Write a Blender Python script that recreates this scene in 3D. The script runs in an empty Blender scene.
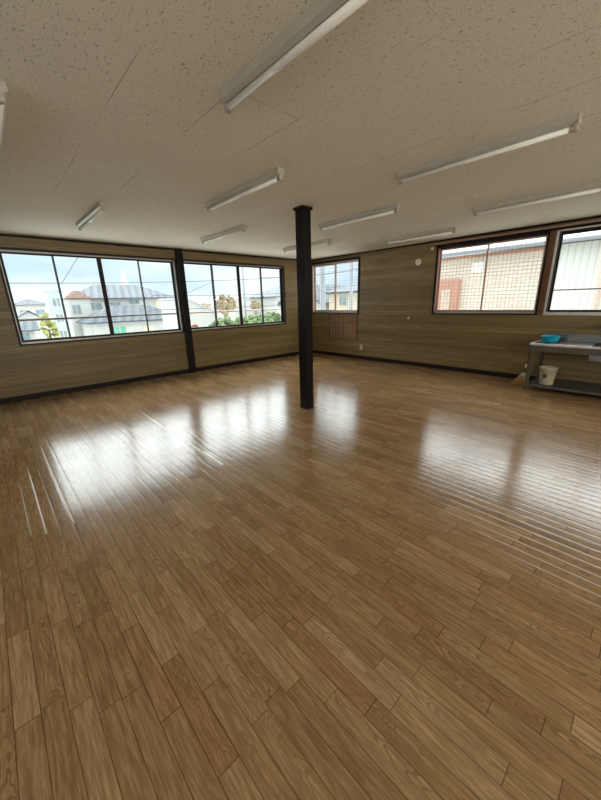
import bpy, bmesh, math, random
from mathutils import Vector, Matrix
random.seed(7)
sc = bpy.context.scene
COL = sc.collection

# ------------------------------------------------------------------ camera
RX, RY, H = 6.66, 6.79, 2.46            # right wall x, window wall y, ceiling height
LX, BY = -2.6, -4.2                   # unseen walls behind the camera
Rv = Vector((0.731, -0.681, -0.026)); Fv = Vector((0.648, 0.706, -0.284))
Fv.normalize(); Rv = (Rv - Fv * Rv.dot(Fv)).normalized(); Uv = Rv.cross(Fv)
cam_data = bpy.data.cameras.new('camera')
cam = bpy.data.objects.new('camera', cam_data); COL.objects.link(cam)
M = Matrix((Rv, Uv, -Fv)).transposed().to_4x4(); M.translation = Vector((0, 0, 1.4))
cam.matrix_world = M
cam_data.sensor_fit = 'HORIZONTAL'; cam_data.sensor_width = 36; cam_data.lens = 330.4 / 601 * 36
cam_data.clip_end = 2000; cam_data.clip_start = 0.02
sc.camera = cam

# ------------------------------------------------------------------ colour management
sc.view_settings.view_transform = 'Standard'
sc.view_settings.look = 'None'
sc.view_settings.exposure = 0.42
sc.view_settings.gamma = 1.0
sc.view_settings.use_curve_mapping = False

# ------------------------------------------------------------------ world: pale cloudy sky, brightest towards the far side
SKY_LOW, SKY_HIGH, SKY_BEHIND = 0.97, 5.2, 1.65
w = bpy.data.worlds.new('sky'); sc.world = w; w.use_nodes = True
nt = w.node_tree; N = nt.nodes; L = nt.links; N.clear()
def wn(t, **k):
    n = N.new(t)
    for a, b in k.items(): setattr(n, a, b)
    return n
def wmath(op, a, b=None, c=None, clamp=False):
    n = N.new('ShaderNodeMath'); n.operation = op; n.use_clamp = clamp
    for i, v in enumerate((a, b, c)):
        if v is None: continue
        if isinstance(v, (int, float)): n.inputs[i].default_value = v
        else: L.new(v, n.inputs[i])
    return n.outputs[0]
tc = wn('ShaderNodeTexCoord'); sp = wn('ShaderNodeSeparateXYZ'); L.new(tc.outputs['Generated'], sp.inputs[0])
def smooth(v, a, b):
    n = N.new('ShaderNodeMapRange'); n.interpolation_type = 'SMOOTHSTEP'
    L.new(v, n.inputs[0]); n.inputs[1].default_value = a; n.inputs[2].default_value = b
    return n.outputs[0]
az = wmath('ADD', wmath('MULTIPLY', sp.outputs[0], 0.7071), wmath('MULTIPLY', sp.outputs[1], 0.7071))
front = smooth(az, -0.15, 0.45)
high = smooth(sp.outputs[2], 0.13, 0.37)
cl = wn('ShaderNodeTexNoise'); cl.inputs['Scale'].default_value = 2.6; cl.inputs['Detail'].default_value = 5
mp = wn('ShaderNodeMapping'); mp.inputs['Scale'].default_value = (1, 1, 3.2); mp.inputs['Location'].default_value = (.3, .1, .2)
L.new(tc.outputs['Generated'], mp.inputs[0]); L.new(mp.outputs[0], cl.inputs['Vector'])
rmp = wn('ShaderNodeValToRGB'); L.new(cl.outputs['Fac'], rmp.inputs[0])
rmp.color_ramp.elements[0].position = .40; rmp.color_ramp.elements[0].color = (.58, .74, .88, 1)
rmp.color_ramp.elements[1].position = .60; rmp.color_ramp.elements[1].color = (.86, .94, .98, 1)
hor = wn('ShaderNodeMix', data_type='RGBA'); L.new(smooth(sp.outputs[2], 0.0, 0.05), hor.inputs[0])
hor.inputs[6].default_value = (.90, .95, .98, 1); L.new(rmp.outputs[0], hor.inputs[7])
hic = wn('ShaderNodeMix', data_type='RGBA'); L.new(high, hic.inputs[0])
L.new(hor.outputs[2], hic.inputs[6]); hic.inputs[7].default_value = (.93, .98, 1.0, 1)
st = wmath('ADD', SKY_LOW, wmath('MULTIPLY', high, SKY_HIGH))
st2 = wmath('ADD', wmath('MULTIPLY', st, front), wmath('MULTIPLY', wmath('SUBTRACT', 1.0, front), SKY_BEHIND))
bg = wn('ShaderNodeBackground'); out = wn('ShaderNodeOutputWorld')
L.new(hic.outputs[2], bg.inputs[0]); L.new(st2, bg.inputs[1]); L.new(bg.outputs[0], out.inputs[0])

def portal(name, loc, rot, sx, sy):
    d = bpy.data.lights.new(name, 'AREA'); d.shape = 'RECTANGLE'; d.size = sx; d.size_y = sy
    d.cycles.is_portal = True
    o = bpy.data.objects.new(name, d); COL.objects.link(o); o.location = loc; o.rotation_euler = rot
PI = math.pi
# daylight portals in the window openings (they emit nothing, they only guide sky sampling)
portal('daylight_portal', (1.65, RY + .145, 1.57), (-PI / 2, 0, 0), 2.66, 1.42)
portal('daylight_portal', (4.45, RY + .145, 1.57), (-PI / 2, 0, 0), 2.66, 1.42)
portal('daylight_portal', (RX + .145, 5.89, 1.73), (0, PI / 2, 0), 1.24, 1.56)
portal('daylight_portal', (RX + .145, 2.36, 1.73), (0, PI / 2, 0), 1.24, 1.82)
portal('daylight_portal', (RX + .145, .45, 1.73), (0, PI / 2, 0), 1.24, 1.82)

# fill area lights outside the added windows in the unseen back and left walls
def window_fill(name, loc, rot, sx, sy, radiance):
    d = bpy.data.lights.new(name, 'AREA'); d.shape = 'RECTANGLE'; d.size = sx; d.size_y = sy
    d.energy = radiance * PI * sx * sy; d.color = (1.0, .965, .87)
    o = bpy.data.objects.new(name, d); COL.objects.link(o); o.location = loc; o.rotation_euler = rot
BACK_FILL, LEFT_FILL = 7.2, 0.3
window_fill('fill_back', (.2, BY - .14, 1.57), (PI / 2, 0, 0), 3.6, 1.36, BACK_FILL)
window_fill('fill_back', (4.4, BY - .14, 1.57), (PI / 2, 0, 0), 3.6, 1.36, BACK_FILL * .45)
window_fill('fill_left', (LX - .14, .9, 1.57), (0, -PI / 2, 0), 1.36, 3.6, LEFT_FILL)

# ------------------------------------------------------------------ material helpers
class NT:
    def __init__(s, name):
        s.m = bpy.data.materials.new(name); s.m.use_nodes = True
        s.t = s.m.node_tree; s.n = s.t.nodes; s.l = s.t.links
        s.b = s.n['Principled BSDF']; s.out = s.n['Material Output']
        s.tc = s.n.new('ShaderNodeTexCoord')
    def put(s, sock, v):
        if isinstance(v, (int, float)): sock.default_value = v
        elif isinstance(v, tuple): sock.default_value = v if len(v) == len(sock.default_value) else v + (1,)
        else: s.l.new(v, sock)
    def math(s, op, a, b=None, c=None, clamp=False):
        n = s.n.new('ShaderNodeMath'); n.operation = op; n.use_clamp = clamp
        for i, v in enumerate((a, b, c)):
            if v is not None: s.put(n.inputs[i], v)
        return n.outputs[0]
    def sep(s, v):
        n = s.n.new('ShaderNodeSeparateXYZ'); s.l.new(v, n.inputs[0]); return n.outputs
    def comb(s, x, y, z):
        n = s.n.new('ShaderNodeCombineXYZ')
        for i, v in enumerate((x, y, z)): s.put(n.inputs[i], v)
        return n.outputs[0]
    def noise(s, vec, scale=5, detail=3, rough=.5, dist=0):
        n = s.n.new('ShaderNodeTexNoise'); s.l.new(vec, n.inputs['Vector'])
        n.inputs['Scale'].default_value = scale; n.inputs['Detail'].default_value = detail
        n.inputs['Roughness'].default_value = rough; n.inputs['Distortion'].default_value = dist
        return n.outputs['Fac']
    def white(s, vec):
        n = s.n.new('ShaderNodeTexWhiteNoise'); n.noise_dimensions = '3D'; s.l.new(vec, n.inputs['Vector']); return n.outputs['Value']
    def ramp(s, f, *st):
        n = s.n.new('ShaderNodeValToRGB'); s.l.new(f, n.inputs[0]); e = n.color_ramp.elements
        while len(e) < len(st): e.new(.5)
        for i, (p, c) in enumerate(st):
            e[i].position = p; e[i].color = tuple(c) + (1,)
        return n.outputs[0]
    def mix(s, f, a, b, mode='MIX'):
        n = s.n.new('ShaderNodeMix'); n.data_type = 'RGBA'; n.blend_type = mode
        s.put(n.inputs[0], f); s.put(n.inputs[6], a); s.put(n.inputs[7], b); return n.outputs[2]
    def smooth(s, v, a, b, lo=0., hi=1.):
        n = s.n.new('ShaderNodeMapRange'); n.interpolation_type = 'SMOOTHSTEP'; s.l.new(v, n.inputs[0])
        for i, x in enumerate((a, b, lo, hi)): n.inputs[i + 1].default_value = x
        return n.outputs[0]
    def bump(s, h, strength=.3, dist=.01):
        n = s.n.new('ShaderNodeBump'); s.l.new(h, n.inputs['Height']); n.inputs['Strength'].default_value = strength
        n.inputs['Distance'].default_value = dist; s.l.new(n.outputs[0], s.b.inputs['Normal'])
    def set(s, **k):
        for a, v in k.items(): s.put(s.b.inputs[a.replace('_', ' ')], v)
        return s.m

def plain(name, col, rough=.5, metal=0., var=.12, scale=12., spec=.5, bump=0.):
    t = NT(name); o = t.tc.outputs['Object']; f = t.noise(o, scale, 4, .6)
    a = tuple(c * (1 - var) for c in col); b = tuple(min(1, c * (1 + var)) for c in col)
    t.set(Base_Color=t.ramp(f, (.3, a), (.7, b)), Roughness=rough, Metallic=metal, Specular_IOR_Level=spec)
    if bump: t.bump(f, bump, .004)
    return t.m

# ---- floor: narrow oak-print strips running towards the window wall, waxed
def m_floor():
    t = NT('oak_strip_flooring'); P = t.sep(t.tc.outputs['Object']); x, y = P[0], P[1]
    W = .0757; BL = .455
    u = t.math('DIVIDE', x, W); sid = t.math('FLOOR', u); fu = t.math('SUBTRACT', u, sid)
    off = t.white(t.comb(sid, 3.7, 1.1))
    v = t.math('ADD', t.math('DIVIDE', y, BL), t.math('MULTIPLY', off, 1.0)); bid = t.math('FLOOR', v); fv = t.math('SUBTRACT', v, bid)
    r1 = t.white(t.comb(sid, bid, .3)); r2 = t.white(t.comb(sid, bid, 8.3)); r3 = t.white(t.comb(sid, bid, 5.9))
    tone = t.ramp(r1, (0, (.325, .200, .096)), (.35, (.375, .236, .115)), (.7, (.41, .266, .134)), (1, (.465, .315, .170)))
    red = t.mix(t.math('MULTIPLY', t.smooth(r2, .65, 1.), .35), tone, (.40, .215, .10))
    gx = t.math('ADD', x, t.math('MULTIPLY', r2, 7.)); gy = t.math('ADD', y, t.math('MULTIPLY', r3, 13.))
    g1 = t.noise(t.comb(t.math('MULTIPLY', gx, 60), t.math('MULTIPLY', gy, 5), r1), 1.5, 5, .6, .4)
    fine = t.noise(t.comb(t.math('MULTIPLY', gx, 260), t.math('MULTIPLY', gy, 9), r1), 1.2, 2, .5)
    # cathedral figure on some of the boards
    warp = t.noise(t.comb(t.math('MULTIPLY', gx, 9), t.math('MULTIPLY', gy, 3.5), r2), 1., 3, .55)
    cx = t.math('MULTIPLY', t.math('ABSOLUTE', t.math('SUBTRACT', fu, t.math('ADD', .3, t.math('MULTIPLY', r3, .4)))), 1.5)
    rings = t.math('SINE', t.math('MULTIPLY', t.math('ADD', t.math('ADD', t.math('MULTIPLY', cx, cx), t.math('MULTIPLY', gy, .9)), t.math('MULTIPLY', warp, 1.6)), 42.))
    cath = t.math('MULTIPLY', t.smooth(rings, .25, 1.), t.math('MULTIPLY', t.smooth(r3, .4, .7), t.smooth(g1, .35, .6)))
    c = t.mix(t.smooth(g1, .35, .72), t.mix(1., red, (.70, .65, .60), 'MULTIPLY'), t.mix(1., red, (1.16, 1.16, 1.18), 'MULTIPLY'))
    c = t.mix(t.math('MULTIPLY', t.smooth(fine, .48, .7), .5), c, t.mix(1., c, (.62, .55, .5), 'MULTIPLY'))
    c = t.mix(t.math('MULTIPLY', cath, .75), c, t.mix(1., c, (.42, .36, .32), 'MULTIPLY'))
    # joints between strips and board ends
    eu = t.math('MULTIPLY', t.math('SUBTRACT', .5, t.math('ABSOLUTE', t.math('SUBTRACT', fu, .5))), W)
    ev = t.math('MULTIPLY', t.math('SUBTRACT', .5, t.math('ABSOLUTE', t.math('SUBTRACT', fv, .5))), BL)
    e = t.math('MINIMUM', eu, ev); gap = t.smooth(e, .0008, .0024, 1., 0.)
    wide = t.math('SUBTRACT', t.math('DIVIDE', u, 4.), t.math('FLOOR', t.math('DIVIDE', u, 4.)))
    gs = t.math('MULTIPLY', gap, t.math('ADD', .45, t.math('MULTIPLY', r2, .4)))
    c = t.mix(gs, c, (.045, .018, .008))
    # scratch and plank-edge glints painted as pale seams; a few open dark seams
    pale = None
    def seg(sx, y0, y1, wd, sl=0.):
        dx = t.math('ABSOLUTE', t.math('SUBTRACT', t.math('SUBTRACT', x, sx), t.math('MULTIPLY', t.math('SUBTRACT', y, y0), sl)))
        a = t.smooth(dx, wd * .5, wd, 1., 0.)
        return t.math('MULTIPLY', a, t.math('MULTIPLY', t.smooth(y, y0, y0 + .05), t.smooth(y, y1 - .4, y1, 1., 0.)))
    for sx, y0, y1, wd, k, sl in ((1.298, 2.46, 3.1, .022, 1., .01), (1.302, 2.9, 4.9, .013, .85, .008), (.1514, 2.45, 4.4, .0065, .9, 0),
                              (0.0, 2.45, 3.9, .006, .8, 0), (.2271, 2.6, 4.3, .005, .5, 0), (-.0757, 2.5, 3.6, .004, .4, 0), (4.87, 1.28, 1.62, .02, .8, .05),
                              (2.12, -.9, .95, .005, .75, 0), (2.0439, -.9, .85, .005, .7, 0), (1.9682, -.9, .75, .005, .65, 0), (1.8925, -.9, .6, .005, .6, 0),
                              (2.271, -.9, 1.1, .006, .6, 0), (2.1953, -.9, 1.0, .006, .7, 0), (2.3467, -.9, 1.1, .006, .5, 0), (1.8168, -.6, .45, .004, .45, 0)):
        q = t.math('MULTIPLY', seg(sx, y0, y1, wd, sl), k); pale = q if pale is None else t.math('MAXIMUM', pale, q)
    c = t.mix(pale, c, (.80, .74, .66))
    dark = None
    for sx, y0, y1, wd in ((3.095, 2.7, 3.5, .007), (3.04, 1.3, 1.9, .006), (2.65, 1.2, 2.3, .005), (4.17, .9, 2.8, .006), (4.62, 3.8, 5.3, .008), (5.1, 1.4, 2.9, .006)):
        q = seg(sx, y0, y1, wd); dark = q if dark is None else t.math('MAXIMUM', dark, q)
    c = t.mix(t.math('MULTIPLY', dark, .85), c, (.03, .015, .01))
    big = t.noise(t.tc.outputs['Object'], 1.1, 4, .6)
    c = t.mix(1., c, t.ramp(big, (.3, (.92, .9, .88)), (.7, (1.06, 1.05, 1.04))), 'MULTIPLY')
    rough = t.math('ADD', .10, t.math('MULTIPLY', t.noise(t.tc.outputs['Object'], 3.5, 5, .65), .14))
    t.set(Base_Color=c, Roughness=rough, Specular_IOR_Level=.42)
    cup = t.math('MULTIPLY', t.smooth(eu, 0, .014), .55)
    tilt = t.math('MULTIPLY', t.math('MULTIPLY', t.math('SUBTRACT', fu, .5), t.math('SUBTRACT', r1, .5)), .6)
    und = t.math('MULTIPLY', t.noise(t.tc.outputs['Object'], 5., 3, .5), 1.1)
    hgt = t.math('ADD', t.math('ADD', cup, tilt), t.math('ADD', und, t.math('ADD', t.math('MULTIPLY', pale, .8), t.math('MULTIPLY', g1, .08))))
    t.bump(hgt, .4, .0022)
    return t.m

# ---- walls: printed plywood with horizontal boards
def m_wall():
    t = NT('printed_plank_plywood'); P = t.sep(t.tc.outputs['Object']); u = t.math('ADD', P[0], P[1]); z = P[2]
    pid = t.math('FLOOR', t.math('DIVIDE', u, .91)); zb = t.math('DIVIDE', z, .098); zid = t.math('FLOOR', zb); fz = t.math('SUBTRACT', zb, zid)
    r = t.noise(t.comb(t.math('MULTIPLY', u, .35), t.math('MULTIPLY', zid, 3.1), 2.2), 1.0, 2, .5); r0 = t.white(t.comb(4.4, zid, 7.2))
    g = t.noise(t.comb(t.math('ADD', t.math('MULTIPLY', u, .8), t.math('MULTIPLY', r, 9)), t.math('MULTIPLY', z, 38), r0), 1.3, 6, .62, .3)
    g2 = t.noise(t.comb(t.math('MULTIPLY', u, .5), t.math('MULTIPLY', z, 9), 1.3), 1.2, 4, .6, .2)
    c = t.ramp(t.math('ADD', t.math('MULTIPLY', r, .35), t.math('ADD', t.math('MULTIPLY', r0, .2), t.math('MULTIPLY', g2, .45))),
               (.22, (.150, .098, .037)), (.45, (.212, .144, .058)), (.62, (.272, .192, .083)), (.85, (.33, .243, .118)))
    c = t.mix(t.smooth(g, .35, .7), t.mix(1., c, (.72, .68, .62), 'MULTIPLY'), t.mix(1., c, (1.12, 1.13, 1.12), 'MULTIPLY'))
    ez = t.math('SUBTRACT', .5, t.math('ABSOLUTE', t.math('SUBTRACT', fz, .5)))
    c = t.mix(t.math('MULTIPLY', t.smooth(ez, .01, .035, 1., 0.), .3), c, t.mix(1., c, (.45, .4, .35), 'MULTIPLY'))
    up = t.math('DIVIDE', u, .91); fp = t.math('SUBTRACT', up, t.math('FLOOR', up)); ep = t.math('SUBTRACT', .5, t.math('ABSOLUTE', t.math('SUBTRACT', fp, .5)))
    c = t.mix(t.math('MULTIPLY', t.smooth(ep, .001, .004, 1., 0.), .25), c, (.10, .06, .03))
    t.set(Base_Color=c, Roughness=.42, Specular_IOR_Level=.4)
    t.bump(t.math('ADD', t.smooth(ez, 0, .03), t.math('MULTIPLY', g, .3)), .2, .002)
    return t.m

# ---- ceiling: fissured mineral board
def m_ceiling():
    t = NT('fissured_ceiling_board'); P = t.sep(t.tc.outputs['Object']); x, y = P[0], P[1]
    o = t.tc.outputs['Object']
    col = t.math('FLOOR', t.math('DIVIDE', t.math('SUBTRACT', x, .28), .455))
    fx = t.math('SUBTRACT', t.math('DIVIDE', t.math('SUBTRACT', x, .28), .455), col)
    alt = t.math('MULTIPLY', t.math('MODULO', t.math('ADD', col, 40), 2.), .5)
    vy = t.math('ADD', t.math('DIVIDE', t.math('SUBTRACT', y, .836), .91), alt)
    fy = t.math('SUBTRACT', vy, t.math('FLOOR', vy))
    ex = t.math('MULTIPLY', t.math('SUBTRACT', .5, t.math('ABSOLUTE', t.math('SUBTRACT', fx, .5))), .455)
    ey = t.math('MULTIPLY', t.math('SUBTRACT', .5, t.math('ABSOLUTE', t.math('SUBTRACT', fy, .5))), .91)
    seam = t.smooth(t.math('MINIMUM', ex, t.math('ADD', ey, t.math('MULTIPLY', t.smooth(t.white(t.comb(col, t.math('FLOOR', vy), 1.)), .5, .6), .01))), .0008, .0028, 1., 0.)
    sv = t.smooth(t.noise(o, 1.3, 2, .5), .50, .62)
    seam = t.math('MULTIPLY', seam, t.math('ADD', .02, t.math('MULTIPLY', sv, .9)))
    q = t.comb(t.math('MULTIPLY', x, 1.7), t.math('MULTIPLY', y, .75), 0.)
    pn = t.noise(q, 62, 1.5, .5, .8); pit = t.smooth(pn, .635, .69)
    pn2 = t.noise(q, 150, 1.5, .5, .4); pit2 = t.math('MULTIPLY', t.smooth(pn2, .56, .68), .40)
    pits = t.math('MAXIMUM', pit, pit2)
    c = t.ramp(t.noise(o, 1.3, 3, .6), (.3, (.81, .78, .675)), (.7, (.85, .825, .725)))
    c = t.mix(t.math('MULTIPLY', pits, .62), c, (.24, .19, .13)); c = t.mix(t.math('MULTIPLY', seam, .8), c, (.13, .09, .06))
    t.set(Base_Color=c, Roughness=.9, Specular_IOR_Level=.2)
    t.bump(t.math('SUBTRACT', t.math('MULTIPLY', t.noise(o, 90, 3, .6), .35), pits), .5, .004)
    return t.m

def m_glass():
    t = NT('window_glass'); tr = t.n.new('ShaderNodeBsdfTransparent'); tr.inputs[0].default_value = (.96, .98, .97, 1)
    gl = t.n.new('ShaderNodeBsdfGlossy'); gl.inputs['Roughness'].default_value = .02
    fr = t.n.new('ShaderNodeFresnel'); fr.inputs[0].default_value = 1.12
    mx = t.n.new('ShaderNodeMixShader'); t.l.new(fr.outputs[0], mx.inputs[0]); t.l.new(tr.outputs[0], mx.inputs[1]); t.l.new(gl.outputs[0], mx.inputs[2])
    t.l.new(mx.outputs[0], t.out.inputs[0]); return t.m

def m_woodgrain(name, a, b, rough=.4, axis=2, sc_=30, spec=.2):
    t = NT(name); P = t.sep(t.tc.outputs['Object'])
    k = [sc_, sc_, sc_]; k[axis] = 2.
    g = t.noise(t.comb(*[t.math('MULTIPLY', P[i], k[i]) for i in range(3)]), 1.2, 5, .6, .4)
    t.set(Base_Color=t.ramp(g, (.3, a), (.7, b)), Roughness=rough); t.bump(g, .12, .002); t.b.inputs['Specular IOR Level'].default_value = spec; return t.m

def m_tiles(name, a, b, sx=.9, sz=.34):
    t = NT(name); P = t.sep(t.tc.outputs['Object'])
    wx = t.math('SINE', t.math('MULTIPLY', t.math('ADD', P[0], P[1]), 2 * PI / sx)); wz = t.math('SINE', t.math('MULTIPLY', P[2], 2 * PI / sz))
    f = t.math('ADD', .5, t.math('MULTIPLY', t.math('MULTIPLY', wx, wz), .5))
    t.set(Base_Color=t.mix(f, a, b), Roughness=.6, Specular_IOR_Level=.3); t.bump(f, .5, .05); return t.m

def m_brick_siding():
    t = NT('pinkish_brick_siding'); P = t.sep(t.tc.outputs['Object'])
    br = t.n.new('ShaderNodeTexBrick'); t.l.new(t.comb(P[1], P[2], 0.), br.inputs['Vector'])
    br.inputs['Scale'].default_value = 1.; br.inputs['Brick Width'].default_value = .30; br.inputs['Row Height'].default_value = .075
    br.inputs['Mortar Size'].default_value = .008; br.inputs['Color1'].default_value = (.86, .76, .66, 1); br.inputs['Color2'].default_value = (.90, .84, .76, 1)
    br.inputs['Mortar'].default_value = (.66, .55, .47, 1)
    t.set(Base_Color=br.outputs[0], Roughness=.8); t.bump(br.outputs['Fac'], -.4, .01); return t.m

def m_corrugated():
    t = NT('white_ribbed_siding'); P = t.sep(t.tc.outputs['Object'])
    f = t.math('ADD', .5, t.math('MULTIPLY', t.math('SINE', t.math('MULTIPLY', P[1], 2 * PI / .12)), .5))
    t.set(Base_Color=t.mix(t.smooth(f, .0, .25), (.74, .79, .76), (.90, .93, .90)), Roughness=.5); t.bump(f, .5, .012); return t.m

def m_leaves(name, a, b):
    t = NT(name); o = t.tc.outputs['Object']; f = t.noise(o, 2.2, 5, .7); t.set(Base_Color=t.ramp(f, (.35, a), (.65, b)), Roughness=.8)
    t.bump(t.noise(o, 6, 3, .6), .6, .1); return t.m

def m_brushed(name, col, rough):
    t = NT(name); P = t.sep(t.tc.outputs['Object'])
    g = t.noise(t.comb(t.math('MULTIPLY', P[0], 90), t.math('MULTIPLY', P[1], 3), t.math('MULTIPLY', P[2], 90)), 1., 4, .6)
    s = t.noise(t.tc.outputs['Object'], 9, 4, .6)
    t.set(Base_Color=t.mix(t.smooth(s, .35, .7), tuple(c * .75 for c in col), col), Metallic=.9, Roughness=t.math('ADD', rough, t.math('MULTIPLY', g, .2))); return t.m

MAT = dict(
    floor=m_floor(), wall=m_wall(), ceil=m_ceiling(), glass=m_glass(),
    dark=m_woodgrain('dark_stained_wood', (.003, .0015, .001), (.010, .005, .0035), .42),
    brown=m_woodgrain('reddish_brown_wood', (.10, .045, .020), (.17, .085, .040), .42),
    base=m_woodgrain('dark_baseboard_wood', (.008, .005, .003), (.018, .011, .007), .5, 0),
    bronze=plain('bronze_aluminium', (.022, .015, .012), .45, .2, spec=.25),
    track=plain('grey_aluminium_track', (.42, .40, .38), .4, .5),
    pinkal=plain('rose_grey_aluminium', (.44, .25, .21), .42, .35),
    paleal=plain('pale_aluminium', (.62, .55, .51), .38, .4),
    sill=plain('pale_sill', (.50, .45, .40), .35, .3),
    white=plain('white_enamel', (.47, .44, .38), .38, 0, .06),
    side=plain('cream_enamel', (.42, .37, .30), .5, 0, .06),
    tube=plain('frosted_lamp_tube', (.88, .87, .82), .12, 0, .03),
    socket=plain('ivory_plastic_socket', (.42, .37, .29), .5, 0, .08),
    steel=m_brushed('brushed_stainless_steel', (.30, .29, .28), .2),
    leg=plain('dull_steel_leg', (.11, .092, .070), .5, .3),
    blue=plain('turquoise_plastic', (.01, .40, .60), .35, 0, .06),
    cream=plain('cream_plastic', (.62, .55, .38), .4, 0, .06),
    black=plain('black_rubber', (.015, .014, .013), .5, 0, .1),
    chrome=plain('chrome', (.6, .6, .6), .15, 1., .05),
    straw=m_woodgrain('straw_bristles', (.34, .19, .07), (.60, .38, .17), .8, 2, 120),
    redwood=m_woodgrain('red_brown_handle', (.12, .03, .015), (.22, .07, .03), .45),
    plastic=plain('ivory_plate', (.70, .64, .54), .4, 0, .04),
    board=m_woodgrain('lattice_board', (.20, .11, .058), (.31, .19, .105), .5, 1, 14),
    boardrib=m_woodgrain('lattice_rib', (.15, .075, .038), (.22, .12, .065), .5, 1, 14),
    wire=plain('steel_wire', (.13, .115, .10), .6, .2),
    cable=plain('black_cable', (.10, .11, .12), .6, 0),
    rail=plain('weathered_rail', (.12, .10, .09), .45, .4),
    railpink=plain('pale_rail', (.60, .46, .42), .45, .3),
    hwall=plain('white_house_render', (.50, .50, .48), .85, 0, .06, 1.5),
    hcream=plain('cream_house_render', (.56, .49, .37), .85, 0, .06, 1.5),
    roofg=m_tiles('grey_roof_tiles', (.045, .055, .07), (.16, .18, .205)),
    roofd=m_tiles('slate_roof_tiles', (.035, .045, .06), (.12, .137, .16)),
    roofr=m_tiles('reddish_roof_tiles', (.12, .06, .045), (.22, .13, .10)),
    roofw=plain('pale_metal_roof', (.42, .44, .45), .5, 0, .05, 1.),
    teal=plain('pale_teal_cladding', (.40, .48, .47), .7, 0, .08, 1.),
    shutterp=plain('mottled_shutter_pane', (.70, .56, .50), .5, 0, .25, 9.), ventw=plain('white_vent_enamel', (.90, .92, .90), .5), pipe=plain('pinkish_pipe', (.78, .62, .54), .5),
    pane=plain('house_window_pane', (.20, .26, .28), .15, 0, .2, 2.),
    panefr=plain('house_window_frame', (.55, .50, .45), .5),
    panegreen=plain('green_curtain_pane', (.15, .42, .30), .3, 0, .2, 2.),
    shutter=plain('cream_shutter', (.72, .62, .44), .6, 0, .06),
    brick=m_brick_siding(), corr=m_corrugated(),
    redsh=m_woodgrain('reddish_shutter_case', (.55, .30, .23), (.66, .40, .32), .5),
    green=m_leaves('green_leaves', (.07, .12, .04), (.22, .28, .13)), yellow=m_leaves('yellow_green_leaves', (.17, .19, .05), (.38, .37, .15)),
    tan=m_leaves('autumn_leaves', (.20, .145, .075), (.38, .30, .19)), redl=m_leaves('red_leaves', (.17, .05, .03), (.30, .12, .08)),
    bark=plain('bark', (.12, .08, .05), .9), concrete=plain('pole_concrete', (.30, .32, .34), .8, 0, .06, 3.),
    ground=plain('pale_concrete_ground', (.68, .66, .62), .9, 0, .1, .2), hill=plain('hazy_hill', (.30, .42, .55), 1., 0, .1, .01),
    slot=plain('dark_recess', (.03, .022, .016), .6), emblem=plain('dark_printed_emblem', (.07, .06, .05), .6),
)

# ------------------------------------------------------------------ mesh helpers
def box(bm, x0, x1, y0, y1, z0, z1, bev=0.):
    vs = [bm.verts.new(p) for p in ((x0, y0, z0), (x1, y0, z0), (x1, y1, z0), (x0, y1, z0), (x0, y0, z1), (x1, y0, z1), (x1, y1, z1), (x0, y1, z1))]
    fs = [bm.faces.new([vs[i] for i in f]) for f in ((0, 3, 2, 1), (4, 5, 6, 7), (0, 1, 5, 4), (1, 2, 6, 5), (2, 3, 7, 6), (3, 0, 4, 7))]
    if bev:
        es = list({e for f in fs for e in f.edges}); bmesh.ops.bevel(bm, geom=es, offset=bev, segments=2, affect='EDGES', profile=.6)
def tube(bm, a, b, r, n=12, r2=None, cap=True):
    a, b = Vector(a), Vector(b); d = (b - a).normalized(); r2 = r if r2 is None else r2
    s = d.orthogonal().normalized(); t = d.cross(s)
    A = [bm.verts.new(a + (s * math.cos(2 * PI * i / n) + t * math.sin(2 * PI * i / n)) * r) for i in range(n)]
    B = [bm.verts.new(b + (s * math.cos(2 * PI * i / n) + t * math.sin(2 * PI * i / n)) * r2) for i in range(n)]
    for i in range(n): bm.faces.new((A[i], A[(i + 1) % n], B[(i + 1) % n], B[i]))
    if cap: bm.faces.new(A[::-1]); bm.faces.new(B)
def path(bm, pts, r, n=10):
    P = [Vector(p) for p in pts]; rings = []
    s = None
    for i, p in enumerate(P):
        d = (P[min(i + 1, len(P) - 1)] - P[max(i - 1, 0)]).normalized()
        s = d.orthogonal().normalized() if s is None else (s - d * s.dot(d)).normalized(); t = d.cross(s)
        rings.append([bm.verts.new(p + (s * math.cos(2 * PI * k / n) + t * math.sin(2 * PI * k / n)) * r) for k in range(n)])
    for A, B in zip(rings, rings[1:]):
        for i in range(n): bm.faces.new((A[i], A[(i + 1) % n], B[(i + 1) % n], B[i]))
    bm.faces.new(rings[0][::-1]); bm.faces.new(rings[-1])
def lathe(bm, prof, c=(0, 0, 0), n=32, closed=False):
    rings = [[bm.verts.new((c[0] + r * math.cos(2 * PI * k / n), c[1] + r * math.sin(2 * PI * k / n), c[2] + z)) for k in range(n)] for r, z in prof]
    for A, B in zip(rings, rings[1:]):
        for i in range(n): bm.faces.new((A[i], A[(i + 1) % n], B[(i + 1) % n], B[i]))
    bm.faces.new(rings[0][::-1]); bm.faces.new(rings[-1])
def prism(bm, prof, y0, y1):       # (x,z) outline extruded along y
    A = [bm.verts.new((x, y0, z)) for x, z in prof]; B = [bm.verts.new((x, y1, z)) for x, z in prof]; n = len(prof)
    for i in range(n): bm.faces.new((A[i], A[(i + 1) % n], B[(i + 1) % n], B[i]))
    bm.faces.new(A[::-1]); bm.faces.new(B)
def solid(bm, verts, faces):
    v = [bm.verts.new(p) for p in verts]
    for f in faces: bm.faces.new([v[i] for i in f])
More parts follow.
